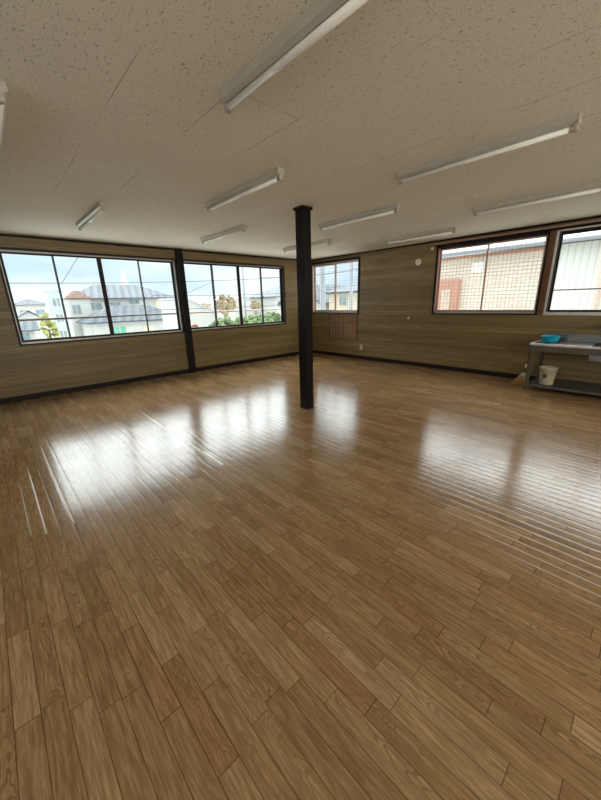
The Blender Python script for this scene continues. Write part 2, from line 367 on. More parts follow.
def obj(name, bm, mat, parent=None, smooth=False, origin=None):
    bmesh.ops.recalc_face_normals(bm, faces=bm.faces[:])
    if origin is not None: bmesh.ops.translate(bm, verts=bm.verts[:], vec=-Vector(origin))
    me = bpy.data.meshes.new(name); bm.to_mesh(me); bm.free(); me.materials.append(MAT[mat])
    if smooth:
        for p in me.polygons: p.use_smooth = True
    o = bpy.data.objects.new(name, me); COL.objects.link(o)
    if origin is not None: o.location = origin
    if parent: o.parent = parent
    return o
def mk(fn, *a, **k):
    bm = bmesh.new(); fn(bm, *a, **k); return bm
def boxes(*bs, bev=0.):
    bm = bmesh.new()
    for b in bs: box(bm, *b, bev=bev)
    return bm
def struct(name, bm, mat, **k):
    o = obj(name, bm, mat, **k); o['kind'] = 'structure'; return o
def empty(name, loc=(0, 0, 0)):
    o = bpy.data.objects.new(name, None); COL.objects.link(o); o.location = loc; o.empty_display_size = .1; return o
def tag(o, label, cat, group=None):
    o['label'] = label; o['category'] = cat
    if group: o['group'] = group
    return o
def thing(name, label, cat, loc=(0, 0, 0), group=None): return tag(empty(name, loc), label, cat, group)

# ================================================================== THE ROOM
T = .15
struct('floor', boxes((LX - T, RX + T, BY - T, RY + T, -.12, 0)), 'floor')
struct('ceiling', boxes((LX - T, RX + T, BY - T, RY + T, H, H + .12)), 'ceil')
AZ0, AZ1 = .87, 2.27
W1 = (.33, 2.985); W2 = (3.13, 5.78)
struct('wall_far', boxes((LX - T, RX + T, RY, RY + T, 0, AZ0), (LX - T, RX + T, RY, RY + T, AZ1, H), (LX - T, W1[0], RY, RY + T, AZ0, AZ1),
                          (W1[1], W2[0], RY, RY + T, AZ0, AZ1), (W2[1], RX + T, RY, RY + T, AZ0, AZ1)), 'wall')
BZ0, BZ1 = 1.11, 2.345
V1 = (5.115, 6.68); V2 = (1.47, 3.24); V3 = (-.46, 1.36)
struct('wall_right', boxes((RX, RX + T, BY - T, RY, 0, BZ0), (RX, RX + T, BY - T, RY, BZ1, H), (RX, RX + T, V1[1], RY, BZ0, BZ1), (RX, RX + T, V2[1], V1[0], BZ0, BZ1),
                            (RX, RX + T, V3[1], V2[0], BZ0, BZ1), (RX, RX + T, BY - T, V3[0], BZ0, BZ1)), 'wall')
K1, K2, K3 = (-1.62, 2.02), (2.58, 6.22), (-.92, 2.72)      # windows added behind the camera to let fill light in
struct('wall_left', boxes((LX - T, LX, BY, RY, 0, AZ0), (LX - T, LX, BY, RY, AZ1, H), (LX - T, LX, BY, K3[0], AZ0, AZ1), (LX - T, LX, K3[1], RY, AZ0, AZ1)), 'wall')
struct('wall_back', boxes((LX - T, RX, BY - T, BY, 0, AZ0), (LX - T, RX, BY - T, BY, AZ1, H), (LX - T, K1[0], BY - T, BY, AZ0, AZ1),
                          (K1[1], K2[0], BY - T, BY, AZ0, AZ1), (K2[1], RX, BY - T, BY, AZ0, AZ1)), 'wall')
# baseboards and ceiling mouldings
def mould(name, bs, mat, bev=.004): struct(name, boxes(*bs, bev=bev), mat)
mould('baseboard_far', [(LX, 3.0, RY - .018, RY, 0, .085), (3.13, RX, RY - .018, RY, 0, .085)], 'base')
mould('baseboard_right', [(RX - .018, RX, BY, RY - .018, 0, .085)], 'base')
mould('baseboard_left', [(LX, LX + .018, BY, RY - .018, 0, .085)], 'base')
mould('baseboard_back', [(LX + .018, RX - .018, BY, BY + .018, 0, .085)], 'base')
mould('trim_1', [(LX, 3.0, RY - .025, RY, H - .03, H), (3.13, RX, RY - .025, RY, H - .03, H)], 'dark')
mould('trim_2', [(RX - .025, RX, BY, RY - .025, H - .03, H)], 'dark')
mould('trim_3', [(LX, LX + .025, BY, RY - .025, H - .03, H)], 'dark')
mould('trim_4', [(LX + .025, RX - .025, BY, BY + .025, H - .03, H)], 'dark')
mould('trim_5', [(3.0, 3.13, RY - .07, RY, 0, H)], 'dark')                       # post between the two long windows
mould('trim_6', [(RX - .012, RX + .06, V3[1], V2[0], BZ0 - .02, BZ1 + .03)], 'brown')       # post between the right-hand windows
mould('trim_7', [(RX - .03, RX, V3[0] - .04, V2[1] + .04, BZ1 - .002, BZ1 + .03)], 'dark')   # header over them
mould('trim_8', [(RX - .05, RX - .015, V3[0] - .04, V2[1] + .03, BZ1 + .036, BZ1 + .056)], 'pinkal')  # curtain rail strip
mould('trim_9', [(RX - .012, RX, V1[0] - .035, V1[1], BZ1, BZ1 + .035), (RX - .012, RX, V1[0] - .035, V1[0], BZ0 - .03, BZ1)], 'dark')

# ---- windows
def add_window(name, ax, span, z0, z1, n, frame_m, sash_m, track_m, wires, jamb_m, rails=()):
    """ax 'y': opening in the far wall along x; ax 'x': opening in the right wall along y."""
    root = empty(name); root['kind'] = 'structure'
    base = {'y': RY, 'x': RX, '-y': BY, '-x': LX}[ax]
    def B(u0, u1, d0, d1, za, zb):
        if ax == '-y': return (u0, u1, base - d1, base - d0, za, zb)
        if ax == '-x': return (base - d1, base - d0, u0, u1, za, zb)
        return (u0, u1, base + d0, base + d1, za, zb) if ax == 'y' else (base + d0, base + d1, u0, u1, za, zb)
    a, b = span; fw = .028
    # outer frame: head, sill, jambs
    obj('window_frame', boxes(B(a, b, -.014, .012, z1 - .022, z1 + .012), B(a, b, -.014, .012, z0 - .016, z0 + .008), B(a - .012, a + .016, -.014, .012, z0 - .016, z1 + .012),
                              B(b - .016, b + .012, -.014, .012, z0 - .016, z1 + .012), bev=.002), frame_m, root)
    obj('window_jamb', boxes(B(a, a + fw, .013, .13, z0 + .03, z1 - .034), B(b - fw, b, .013, .13, z0 + .03, z1 - .034), bev=.002), jamb_m, root)
    obj('window_sill', boxes(B(a, b, .013, .13, z0 - .0, z0 + .022), B(a + fw, b - fw, .045, .05, z0 + .022, z0 + .03), B(a + fw, b - fw, .085, .09, z0 + .022, z0 + .03)), 'sill', root)
    obj('window_track', boxes(B(a, b, .013, .13, z1 - .026, z1), B(a + fw, b - fw, .035, .04, z1 - .04, z1 - .026), B(a + fw, b - fw, .07, .075, z1 - .04, z1 - .026)), track_m, root)
    ia, ib = a + fw, b - fw; pw = (ib - ia) / n; zs, ze = z0 + .03, z1 - .038
    for i in range(n):
        inner = (n == 4 and i in (1, 2)) or (n == 2 and i == 0)
        d = .042 if inner else .082; sa = sb = .022
        if n == 4: sa = .034 if i in (0, 2) else .017; sb = .034 if i in (1, 3) else .017
        u0 = ia + i * pw - (.006 if i and not (n == 4 and i == 2) else 0); u1 = ia + (i + 1) * pw + (.006 if i < n - 1 and not (n == 4 and i == 1) else 0)
        s = obj('sash', boxes(B(u0, u0 + sa, d, d + .028, zs, ze), B(u1 - sb, u1, d, d + .028, zs, ze), B(u0 + sa, u1 - sb, d, d + .028, zs, zs + .034), B(u0 + sa, u1 - sb, d, d + .028, ze - .028, ze), bev=.0015), sash_m, root)
        obj('pane', boxes(B(u0 + sa, u1 - sb, d + .012, d + .016, zs + .034, ze - .028)), 'glass', s)
        if wires:
            bm = bmesh.new(); q = .064; k = 0
            while u0 + sa + k * q < u1 - sb:
                box(bm, *B(u0 + sa + k * q, u0 + sa + k * q + .0034, d + .0165, d + .018, zs + .034, ze - .028)); k += 1
            k = 0
            while zs + .034 + k * q < ze - .028:
                box(bm, *B(u0 + sa, u1 - sb, d + .0185, d + .02, zs + .034 + k * q, zs + .034 + k * q + .0034)); k += 1
            obj('wire_mesh', bm, 'wire', s)
        if (n == 4 and i in (0, 3)) or (n == 2 and i == 1 and not wires):
            u = (ia + (1 if i == 0 else i) * pw)
            obj('sash_latch', boxes(B(u - .012, u + .014, .02, .041, (z0 + z1) / 2 - .05, (z0 + z1) / 2 - .005), bev=.004), 'black', s)
    return root
add_window('window_1', 'y', W1, AZ0, AZ1, 4, 'bronze', 'bronze', 'track', False, 'track')
add_window('window_2', 'y', W2, AZ0, AZ1, 4, 'bronze', 'bronze', 'track', False, 'bronze')
add_window('window_3', 'x', V1, BZ0, BZ1, 2, 'bronze', 'pinkal', 'paleal', True, 'paleal')
add_window('window_4', 'x', V2, BZ0, BZ1, 2, 'dark', 'pinkal', 'bronze', True, 'pinkal')
add_window('window_5', 'x', V3, BZ0, BZ1, 2, 'paleal', 'bronze', 'bronze', False, 'bronze')

add_window('fill_window_6', '-y', K1, AZ0, AZ1, 4, 'bronze', 'bronze', 'track', False, 'track')  # this and the next two: added, unseen windows for the fill lights
add_window('fill_window_7', '-y', K2, AZ0, AZ1, 4, 'bronze', 'bronze', 'track', False, 'track')
add_window('fill_window_8', '-x', K3, AZ0, AZ1, 4, 'bronze', 'bronze', 'track', False, 'track')

# ---- pillar
t = thing('wooden_pillar', 'dark stained square wooden pillar standing alone in the middle of the floor', 'pillar', (3.005, 3.145, 0))
obj('shaft', boxes((-.066, .066, -.066, .066, 0, H - .03), bev=.006), 'dark', t)
obj('capital', boxes((-.082, .082, -.082, .082, H - .03, H), bev=.005), 'dark', t)

# ================================================================== CEILING LIGHTS
FL = 1.24
def make_light():
    r = empty('fluorescent_ceiling_light')
    hl = FL / 2
    obj('housing', mk(prism, [(-.034, 0), (.034, 0), (.036, -.036), (.033, -.041), (.011, -.052), (-.011, -.052), (-.033, -.041), (-.036, -.036)], -hl, hl), 'white', r)
    obj('lamp_tube', mk(tube, (0, -hl + .035, -.0705), (0, hl - .035, -.0705), .0165, 16), 'tube', r, smooth=True)
    for s in (-1, 1):
        bm = boxes((-.017, .017, s * hl - .022 * (s > 0) , s * hl + .022 * (s < 0), -.088, -.050), bev=.004)
        tube(bm, (0, s * (hl - .022), -.0705), (0, s * (hl - .04), -.0705), .018, 16)
        obj('socket', bm, 'socket', r)
    for s in (-1, 1):
        obj('end_cap', mk(prism, [(-.036, 0), (.036, 0), (.038, -.037), (.034, -.043), (.012, -.054), (-.012, -.054), (-.034, -.043), (-.038, -.037)], s * (hl + .001), s * (hl + .004)), 'side', r)
    return r
def copy_tree(o, parent=None):
    c = o.copy(); COL.objects.link(c); c.parent = parent
    for ch in list(o.children): copy_tree(ch, c)
    return c
lights = [
    (1.175, 1.18, 'fluorescent tube light running off the top edge, largest and nearest in view'),
    (2.93, 1.215, 'long fluorescent ceiling light right of the pillar, largest on the right half'),
    (4.74, 1.26, 'fluorescent ceiling light reaching the right edge, above the right-hand windows'),
    (.283, 3.02, 'fluorescent ceiling light cut off by the left edge of the view'),
    (2.045, 3.01, 'fluorescent ceiling light just left of the pillar top, the nearer of that pair'),
    (3.79, 2.985, 'fluorescent ceiling light just right of the pillar top, clear of the pillar'),
    (5.69, 3.13, 'fluorescent ceiling light close to the right wall, above the round wall vent'),
    (1.17, 4.85, 'short-looking fluorescent ceiling light over the leftmost window, nearest the far-left corner'),
    (2.95, 4.90, 'fluorescent ceiling light above the post between the two long windows'),
    (4.78, 4.95, 'farthest fluorescent ceiling light, partly hidden behind the dark pillar'),
]
proto = make_light()
for i, (x, y, lab) in enumerate(lights):
    o = proto if i == 0 else copy_tree(proto)
    o.location = (x, y, H); tag(o, lab, 'ceiling light', 'tube lights on the ceiling')

# ================================================================== SINK TABLE
SX0, SX1, SY0, SY1, SZ = 5.92, 6.635, -.55, 1.31, .72
s = thing('sink_table', 'stainless steel sink table with open lower shelf below the right-hand windows', 'sink', (6.28, .38, 0))
o_ = (6.28, .38, 0)
def part(name, bm, mat, parent=None, smooth=False):
    bmesh.ops.translate(bm, verts=bm.verts[:], vec=-Vector(o_)); return obj(name, bm, mat, parent or s, smooth)
BX0, BX1, BY0, BY1 = 6.0, 6.48, -.35, .62
part('worktop', boxes((SX0, SX1, BY1, SY1, SZ - .03, SZ - .012), (SX0, SX1, SY0, BY0, SZ - .03, SZ - .012), (SX0, BX0, BY0, BY1, SZ - .03, SZ - .012), (BX1, SX1, BY0, BY1, SZ - .03, SZ - .012)), 'steel')
part('rim', boxes((SX0 - .012, SX0 + .012, SY0, SY1, SZ - .03, SZ), (SX0, SX1, SY1 - .012, SY1 + .012, SZ - .03, SZ), (SX0, SX1, SY0 - .012, SY0 + .012, SZ - .03, SZ), bev=.004), 'paleal')  # pale material in place of steel puts the bright edge highlight into colour
part('apron', boxes((SX0 - .005, SX0 + .008, SY0, SY1 - .012, SZ - .115, SZ - .03), (SX0, SX1, SY1 - .006, SY1 + .006, SZ - .115, SZ - .03)), 'leg')
part('backsplash', boxes((SX1 - .012, SX1 + .006, SY0, SY1, SZ - .03, SZ + .10), (SX1 - .0, SX1 + .02, SY0, SY1, SZ + .09, SZ + .103), bev=.003), 'steel')
part('basin', boxes((BX0 - .003, BX0, BY0, BY1, SZ - .20, SZ - .012), (BX1, BX1 + .003, BY0, BY1, SZ - .20, SZ - .012), (BX0, BX1, BY0 - .003, BY0, SZ - .20, SZ - .012), (BX0, BX1, BY1, BY1 + .003, SZ - .20, SZ - .012), (BX0, BX1, BY0, BY1, SZ - .203, SZ - .198)), 'steel')
for x in (SX0 + .002, SX1 - .047):
    for y in (SY0 + .01, SY1 - .06):
        bm = bmesh.new()
        sx = 1 if x < 6.2 else -1; sy = -1 if y > 0 else 1
        xo = x if sx > 0 else x + .045; yo = y + .045 if sy < 0 else y
        box(bm, min(xo, xo + sx * .004), max(xo, xo + sx * .004), y, y + .045, .0, SZ - .031); box(bm, x, x + .045, min(yo, yo + sy * .004), max(yo, yo + sy * .004), .0, SZ - .031)
        part('leg', bm, 'leg')
part('lower_shelf', boxes((SX0 + .007, SX1 - .006, SY0 + .015, SY1 - .02, .085, .092), (SX0 + .006, SX0 + .014, SY0 + .06, SY1 - .065, .066, .1), (SX1 - .014, SX1 - .007, SY0 + .06, SY1 - .065, .066, .1)), 'leg')
part('drain_pipe', mk(tube, (6.24, .1, SZ - .203), (6.24, .1, .092), .02, 14), 'socket', smooth=True)
# bowl
def bowl():
    bm = bmesh.new()
    lathe(bm, [(.070, 0), (.080, .004), (.104, .035), (.117, .088), (.126, .092), (.127, .099), (.114, .096), (.100, .038), (.070, .009), (.002, .008)], n=40); return bm
tag(obj('plastic_bowl', bowl(), 'blue', smooth=True, origin=None), 'turquoise plastic washing bowl on the left end of the sink table', 'bowl').location = (6.24, 1.14, SZ - .011)
# bucket
b = thing('plastic_bucket', 'cream plastic bucket with a dark printed mark under the sink table', 'bucket', (6.12, 1.07, .0935))
obj('body', mk(lathe, [(.082, 0), (.088, .006), (.108, .24), (.118, .243), (.118, .262), (.110, .264), (.104, .24), (.084, .012), (.002, .010)], n=36), 'cream', b, smooth=True)
def emblem(bm):
    c0 = math.radians(172); rings = []
    cv = bm.verts.new((.1035 * math.cos(c0), .1035 * math.sin(c0), .135)); pts = []
    for k in range(20):
        a = 2 * PI * k / 20; rr = .026 * (1 + .12 * math.cos(3 * a)); da = rr * math.cos(a) / .1; z = .135 + rr * 1.15 * math.sin(a)
        rad = .088 + (z - .006) * .0855 + .0035; pts.append(bm.verts.new((rad * math.cos(c0 + da), rad * math.sin(c0 + da), z)))
    for k in range(20): bm.faces.new((cv, pts[k], pts[(k + 1) % 20]))
obj('printed_mark', mk(emblem), 'emblem', b)
obj('handle', mk(path, [(-.122 * math.sin(a) - .003, .121 * math.cos(a), .235 - .05 * math.sin(a)) for a in [PI * k / 16 for k in range(17)]], .0025, 6), 'chrome', b, smooth=True)
# taps
f = thing('wall_faucet', 'dark chrome wall faucet above the sink at the right edge', 'faucet', (RX, .60, .93))
obj('wall_flange', mk(tube, (0, 0, 0), (-.014, 0, 0), .028, 20), 'chrome', f, smooth=False)
obj('body', mk(tube, (-.014, 0, 0), (-.10, 0, 0), .017, 16), 'chrome', f)
obj('spout', mk(path, [(-.085, 0, -.0), (-.12, 0, .012), (-.165, 0, .01), (-.20, 0, -.012), (-.21, 0, -.05)], .010, 12), 'chrome', f, smooth=True)
bm = mk(tube, (-.07, 0, .015), (-.07, 0, .05), .009, 12)
for k in range(2): box(bm, -.07 - (.03 if k else .006), -.07 + (.03 if k else .006), -(.006 if k else .03), (.006 if k else .03), .048, .06, bev=.003)
obj('cross_handle', bm, 'black', f)

# ---- broom leaning on the end of the table
b = thing('broom', 'straw broom with red-brown handle leaning on the left end of the sink table', 'broom', (6.2, 1.40, 0))
def bristles():
    bm = bmesh.new(); n = 46
    rnd = random.Random(3)
    for i in range(n):
        u = i / (n - 1) - .5; v = rnd.uniform(-.5, .5)
        top = Vector((.02 * v, .07 * u, .185)); bot = Vector((.05 * v + .01, .25 * u + .04 + rnd.uniform(-.006, .006), rnd.uniform(0.0, .012)))
        tube(bm, bot, top, .0066, 5, .0045)
    return bm
obj('bristles', bristles(), 'straw', b)
obj('binding', boxes((-.018, .018, -.034, .034, .16, .21), bev=.008), 'teal', b)
obj('handle', mk(tube, (0, 0, .2), (.012, -.062, .72), .0105, 12), 'redwood', b, smooth=True)
obj('grip_tape', mk(tube, (.0023, -.012, .30), (.0035, -.018, .352), .0118, 12), 'plastic', b, smooth=True)
obj('hanging_loop', mk(path, [(.010, -.054, .655), (-.014, -.05, .665), (-.030, -.042, .640), (-.032, -.04, .62)], .005, 8), 'plastic', b, smooth=True)

# ================================================================== THINGS ON THE RIGHT WALL
tag(obj('round_vent', (lambda bm: (tube(bm, (0, 0, 0), (-.012, 0, 0), .062, 28), tube(bm, (-.012, 0, 0), (-.024, 0, 0), .05, 28, .038), bm)[-1])(bmesh.new()), 'plastic'),
    'small round ivory vent high on the right wall, between pillar and windows', 'vent').location = (RX, 3.62, 2.11)
k = thing('rail_end_knob', 'small ivory knob at the top left corner of the middle right-hand window', 'knob', (RX, 3.325, 2.32))
obj('stem', mk(tube, (0, 0, 0), (-.045, 0, 0), .009, 12), 'plastic', k)
bm = bmesh.new(); bmesh.ops.create_icosphere(bm, subdivisions=3, radius=.027); bmesh.ops.translate(bm, verts=bm.verts[:], vec=(-.055, 0, 0)); obj('ball', bm, 'plastic', k, smooth=True)
k = thing('wall_hook', 'small ivory and black hook halfway up the right wall', 'hook', (RX, 3.75, 1.01))
obj('plate', boxes((-.012, 0, -.03, .035, -.022, .022), bev=.004), 'plastic', k)
obj('peg', mk(path, [(-.012, -.03, 0), (-.04, -.045, -.004), (-.055, -.075, 0), (-.05, -.09, .012)], .012, 10), 'black', k, smooth=True)
k = thing('wall_outlet', 'ivory power outlet low on the right wall near the corner', 'outlet', (RX, 4.99, .295))
obj('cover_plate', boxes((-.009, 0, -.036, .036, -.06, .06), bev=.003), 'plastic', k)
for dz in (.023, -.023): obj('socket', boxes((-.0115, -.009, -.014, .014, dz - .014, dz + .014)), 'slot', k)
# lattice board hanging below the corner window
k = thing('lattice_board', 'reddish-brown lattice board fixed below the corner window', 'board', (RX - .0005, 5.575, .45))
obj('panel', boxes((-.012, 0, -.445, .445, .0, .635)), 'board', k)
bs = [(-.024, -.0125, -.45, .45, .0, .024), (-.024, -.0125, -.45, .45, .612, .637), (-.024, -.0125, -.45, -.428, .024, .612), (-.024, -.0125, .428, .45, .024, .612), (-.022, -.0125, -.428, .428, .42, .437)]
bs += [(-.020, -.0125, y - .006, y + .006, .024, .42) for y in (-.02, .14, .24, .34)] + [(-.020, -.0125, y - .006, y + .006, .437, .612) for y in (-.02, .14, .24, .34)]
obj('ribs', boxes(*bs), 'boardrib', k)
k = None

# ================================================================== OUTSIDE
# guard rails just outside the long windows
for (x0, x1, mt, lab) in ((.2, 3.03, 'rail', 'thin dark guard rail outside the left long window'), (3.09, 5.95, 'railpink', 'thin pinkish guard rail outside the right long window')):
    g = thing('guard_rail', lab, 'rail', ((x0 + x1) / 2, RY + .28, 1.235))
    hw = (x1 - x0) / 2
    obj('bar', mk(tube, (-hw, 0, 0), (hw, 0, 0), .018, 10), mt, g, smooth=True)
    for sgn in (-1, 1): obj('bracket', boxes((sgn * hw - .012, sgn * hw + .012, -.13, .012, -.016, .016), bev=.003), mt, g)
g = thing('guard_rail', 'thin dark bar outside the rightmost window', 'rail', (RX + .27, .45, 1.478))
obj('bar', mk(tube, (0, -.98, 0), (0, .98, 0), .011, 10), 'rail', g, smooth=True)
for sgn in (-1, 1): obj('bracket', boxes((-.12, .012, sgn * .98 - .012, sgn * .98 + .012, -.016, .016), bev=.003), 'rail', g)
# ground and hills
struct('ground', boxes((-160, 420, RY + .3 , 420, -3.5, -3.2), (RX + .3, 420, -160, RY + .3, -3.5, -3.2)), 'ground')
bm = bmesh.new(); prev = None; n = 70
for i in range(n + 1):
    a = math.radians(-35 + 160 * i / n); R0 = 400
    hgt = 6 + 5 * math.sin(i * .37) + 3.5 * math.sin(i * .9 + 1) + 1.5 * math.sin(i * 2.1)
    p = [bm.verts.new((R0 * math.sin(a), R0 * math.cos(a), -3.2)), bm.verts.new(((R0 + 40) * math.sin(a), (R0 + 40) * math.cos(a), max(2, hgt) + 1)), bm.verts.new(((R0 + 90) * math.sin(a), (R0 + 90) * math.cos(a), -3.2))]
    if prev:
        for q in range(3): bm.faces.new((prev[q], prev[(q + 1) % 3], p[(q + 1) % 3], p[q]))
    prev = p
struct('ridge_line', bm, 'hill')['label'] = 'hazy blue hills on the horizon'

GZ = -3.2
def house(name, lab, x0, x1, y0, y1, ze, zr, wall, roof, kind='hip', axis='x', wins=(), over=.5, doors=(), cat='house', group='houses outside the windows'):
    """walls from ground to eave ze, roof to zr; wins: (face, u0, u1, z0, z1, mat)"""
    c = ((x0 + x1) / 2, (y0 + y1) / 2, GZ); r = thing(name, lab, cat, c, group)
    def P(nm, bm, m, par=None):
        bmesh.ops.translate(bm, verts=bm.verts[:], vec=-Vector(c)); return obj(nm, bm, m, par or r)
    hx, hy = x1 - x0, y1 - y0
    if kind == 'gable' and axis == 'x':
        pr = [(y0, GZ), (y1, GZ), (y1, ze), ((y0 + y1) / 2, zr - .12), (y0, ze)]
        bm = bmesh.new(); A = [bm.verts.new((x0, a, b_)) for a, b_ in pr]; B = [bm.verts.new((x1, a, b_)) for a, b_ in pr]
        for i in range(5): bm.faces.new((A[i], A[(i + 1) % 5], B[(i + 1) % 5], B[i]))
        bm.faces.new(A[::-1]); bm.faces.new(B); P('wall', bm, wall)
    elif kind == 'gable':
        P('wall', mk(prism, [(x0, GZ), (x1, GZ), (x1, ze), ((x0 + x1) / 2, zr - .12), (x0, ze)], y0, y1), wall)
    elif kind == 'shed':
        P('wall', mk(prism, [(x0, GZ), (x1, GZ), (x1, ze), (x0, zr - .15)], y0, y1), wall)
    elif kind == 'arch':
        P('wall', mk(prism, [(x0, GZ), (x1, GZ)] + [((x0 + x1) / 2 + hx / 2 * math.cos(a), ze + (zr - .1 - ze) * math.sin(a)) for a in [PI * k / 14 for k in range(15)]], y0, y1), wall)
    else:
        P('wall', boxes((x0, x1, y0, y1, GZ, ze)), wall)
    X0, X1, Y0, Y1 = x0 - over, x1 + over, y0 - over, y1 + over; th = .14; xm, ym = (x0 + x1) / 2, (y0 + y1) / 2
    bm = bmesh.new()
    if kind == 'hip':
        ins = min(hx, hy) / 2 + over
        if hx >= hy: r0, r1 = (X0 + ins, ym, zr), (X1 - ins, ym, zr)
        else: r0, r1 = (xm, Y0 + ins, zr), (xm, Y1 - ins, zr)
        if (Vector(r0) - Vector(r1)).length < .05: r1 = (r1[0] + .05, r1[1] + .05, zr)
        zb = ze - .05
        v = [(X0, Y0, zb), (X1, Y0, zb), (X1, Y1, zb), (X0, Y1, zb), (X0, Y0, zb + th), (X1, Y0, zb + th), (X1, Y1, zb + th), (X0, Y1, zb + th), r0, r1]
        fs = [(0, 1, 2, 3), (0, 1, 5, 4), (1, 2, 6, 5), (2, 3, 7, 6), (3, 0, 4, 7)]
        fs += [(4, 5, 9, 8), (6, 7, 8, 9), (5, 6, 9), (7, 4, 8)] if hx >= hy else [(4, 5, 8), (6, 7, 9), (5, 6, 9, 8), (7, 4, 8, 9)]
        solid(bm, v, fs)
    elif kind == 'flat': box(bm, X0, X1, Y0, Y1, ze, zr)
    elif kind == 'shed':
        sl = (ze - zr) / hx
        prism(bm, [(X0, zr - sl * over), (X1, ze + sl * over), (X1, ze + sl * over - th), (X0, zr - sl * over - th)], Y0, Y1)
    elif kind == 'arch':
        pts = [(xm + (hx / 2 + .1) * math.cos(a), ze + (zr - ze) * math.sin(a)) for a in [PI * k / 14 for k in range(15)]]
        inn = [(xm + (hx / 2) * math.cos(a), ze + (zr - .12 - ze) * math.sin(a)) for a in [PI * k / 14 for k in range(15)]]
        prism(bm, pts + inn[::-1], Y0, Y1)
    else:
        if axis == 'y':
            sl = (zr - ze) / (hx / 2); zo = ze - sl * over
            prism(bm, [(X0, zo), (xm, zr), (X1, zo), (X1, zo + th), (xm, zr + th), (X0, zo + th)], Y0, Y1)
        else:
            sl = (zr - ze) / (hy / 2); zo = ze - sl * over; pr = [(Y0, zo), (ym, zr), (Y1, zo), (Y1, zo + th), (ym, zr + th), (Y0, zo + th)]
            A = [bm.verts.new((X0, a, b_)) for a, b_ in pr]; B = [bm.verts.new((X1, a, b_)) for a, b_ in pr]
            for i in range(6): bm.faces.new((A[i], A[(i + 1) % 6], B[(i + 1) % 6], B[i]))
            bm.faces.new(A[::-1]); bm.faces.new(B)
    P('roof', bm, roof)
    for (face, u0, u1, za, zb, m) in wins:
        if face == 'y':
            wf = P('window', boxes((u0 - .07, u1 + .07, y0 - .06, y0, za - .07, zb + .07)), 'panefr')
            g = boxes((u0, (u0 + u1) / 2 - .03, y0 - .075, y0 - .061, za, zb), ((u0 + u1) / 2 + .03, u1, y0 - .075, y0 - .061, za, zb))
        else:
            wf = P('window', boxes((x0 - .06, x0, u0 - .07, u1 + .07, za - .07, zb + .07)), 'panefr')
            g = boxes((x0 - .075, x0 - .061, u0, (u0 + u1) / 2 - .03, za, zb), (x0 - .075, x0 - .061, (u0 + u1) / 2 + .03, u1, za, zb))
        P('pane', g, m, None).parent = wf
    return r
house('house', 'large white two-storey house with wide grey tiled hip roof beyond the left long window', 8.2, 20.2, 48.7, 55.2, 2.45, 4.3, 'hwall', 'roofg',
      wins=[('y', 9.6, 11.2, 1.15, 1.95, 'pane'), ('y', 14.5, 15.7, 1.75, 2.25, 'pane'), ('y', 17.9, 19.8, 1.1, 2.1, 'shutter'), ('y', 12.2, 13.4, 1.3, 2.0, 'pane')])
house('house', 'narrow white house with reddish hip roof at the left end of the big grey roof', 7.2, 9.4, 45.7, 47.4, 2.4, 3.3, 'hwall', 'roofr', over=.18, wins=[('y', 7.5, 8.3, .75, 1.75, 'pane')])
house('house', 'low white house with slate-grey hip roof in front of the large house', 8.0, 17.2, 40, 45, -.15, 1.55, 'hwall', 'roofd',
      wins=[('y', 9.9, 11.1, -1.45, -.62, 'panegreen'), ('y', 15.7, 16.7, -1.35, -.75, 'pane'), ('y', 13, 14, -1.5, -.8, 'shutter')])
house('stair_tower', 'narrow pale teal flat-roofed tower behind the yellow-green tree', 4.55, 5.75, 38, 40.5, 2.9, 3.05, 'teal', 'roofw', 'flat', over=.08,
      wins=[('y', 4.85, 5.4, 1.6, 2.3, 'pane'), ('y', 4.85, 5.4, .2, .9, 'pane'), ('y', 4.85, 5.4, -1.3, -.6, 'pane')], cat='building')
house('long_building', 'distant long building with dark grey roof, leftmost on the horizon', 4.5, 10.5, 88, 94, 2.2, 3.5, 'hwall', 'roofd', wins=[('y', 5.5, 7, .3, 1.3, 'pane'), ('y', 8, 9.5, .3, 1.3, 'pane')], cat='building')
house('house', 'distant small house with two grey roof slopes seen in the leftmost pane', 3.6, 6.6, 66, 71, .1, 1.15, 'hwall', 'roofd', 'gable', 'y', wins=[('y', 4.4, 5.8, -1.4, -.5, 'pane')])
house('house', 'low distant house with pale roof at the left edge of the leftmost pane', 1.6, 4.2, 52, 57, -.9, .2, 'hwall', 'roofg', 'gable', 'x', wins=[('y', 2.2, 3.6, -2.2, -1.3, 'pane')])
house('shed', 'white lean-to shed with a pale sloping roof just right of the wall post', 12.95, 15.6, 28, 34, .75, 2.0, 'hwall', 'roofw', 'shed', over=.15, cat='shed')
house('greenhouse', 'pale arched-roof building among tan trees beyond the right long window', 30.2, 33.6, 48, 56, 1.4, 2.5, 'hwall', 'roofw', 'arch', over=.1, cat='building')
house('house', 'white house with dark slate roof behind the rightmost pane of the right long window', 35.6, 45, 44, 52, 2.3, 4.2, 'hwall', 'roofg', 'hip', 'x',
      wins=[('y', 35.8, 37, .7, 1.7, 'pane'), ('y', 38.5, 40, .7, 1.7, 'pane')])
house('house', 'distant pale house with grey roof between the right long window\'s left panes', 21.5, 26.5, 74, 80, 1.2, 2.6, 'hwall', 'roofg', wins=[('y', 23, 25, -.2, .7, 'pane')])
house('house', 'distant house with reddish roof behind the tan trees', 38, 45, 70, 76, 1.3, 2.6, 'hcream', 'roofr', wins=[('y', 40, 42, 0, .9, 'pane')])
house('house', 'cream house with greyish hip roof seen through the corner window', 24, 31, 15.2, 21.8, 2.1, 3.3, 'hcream', 'roofd', wins=[('x', 19.7, 20.5, 1.05, 1.75, 'pane'), ('x', 16.6, 17.6, 1.05, 1.75, 'pane')])
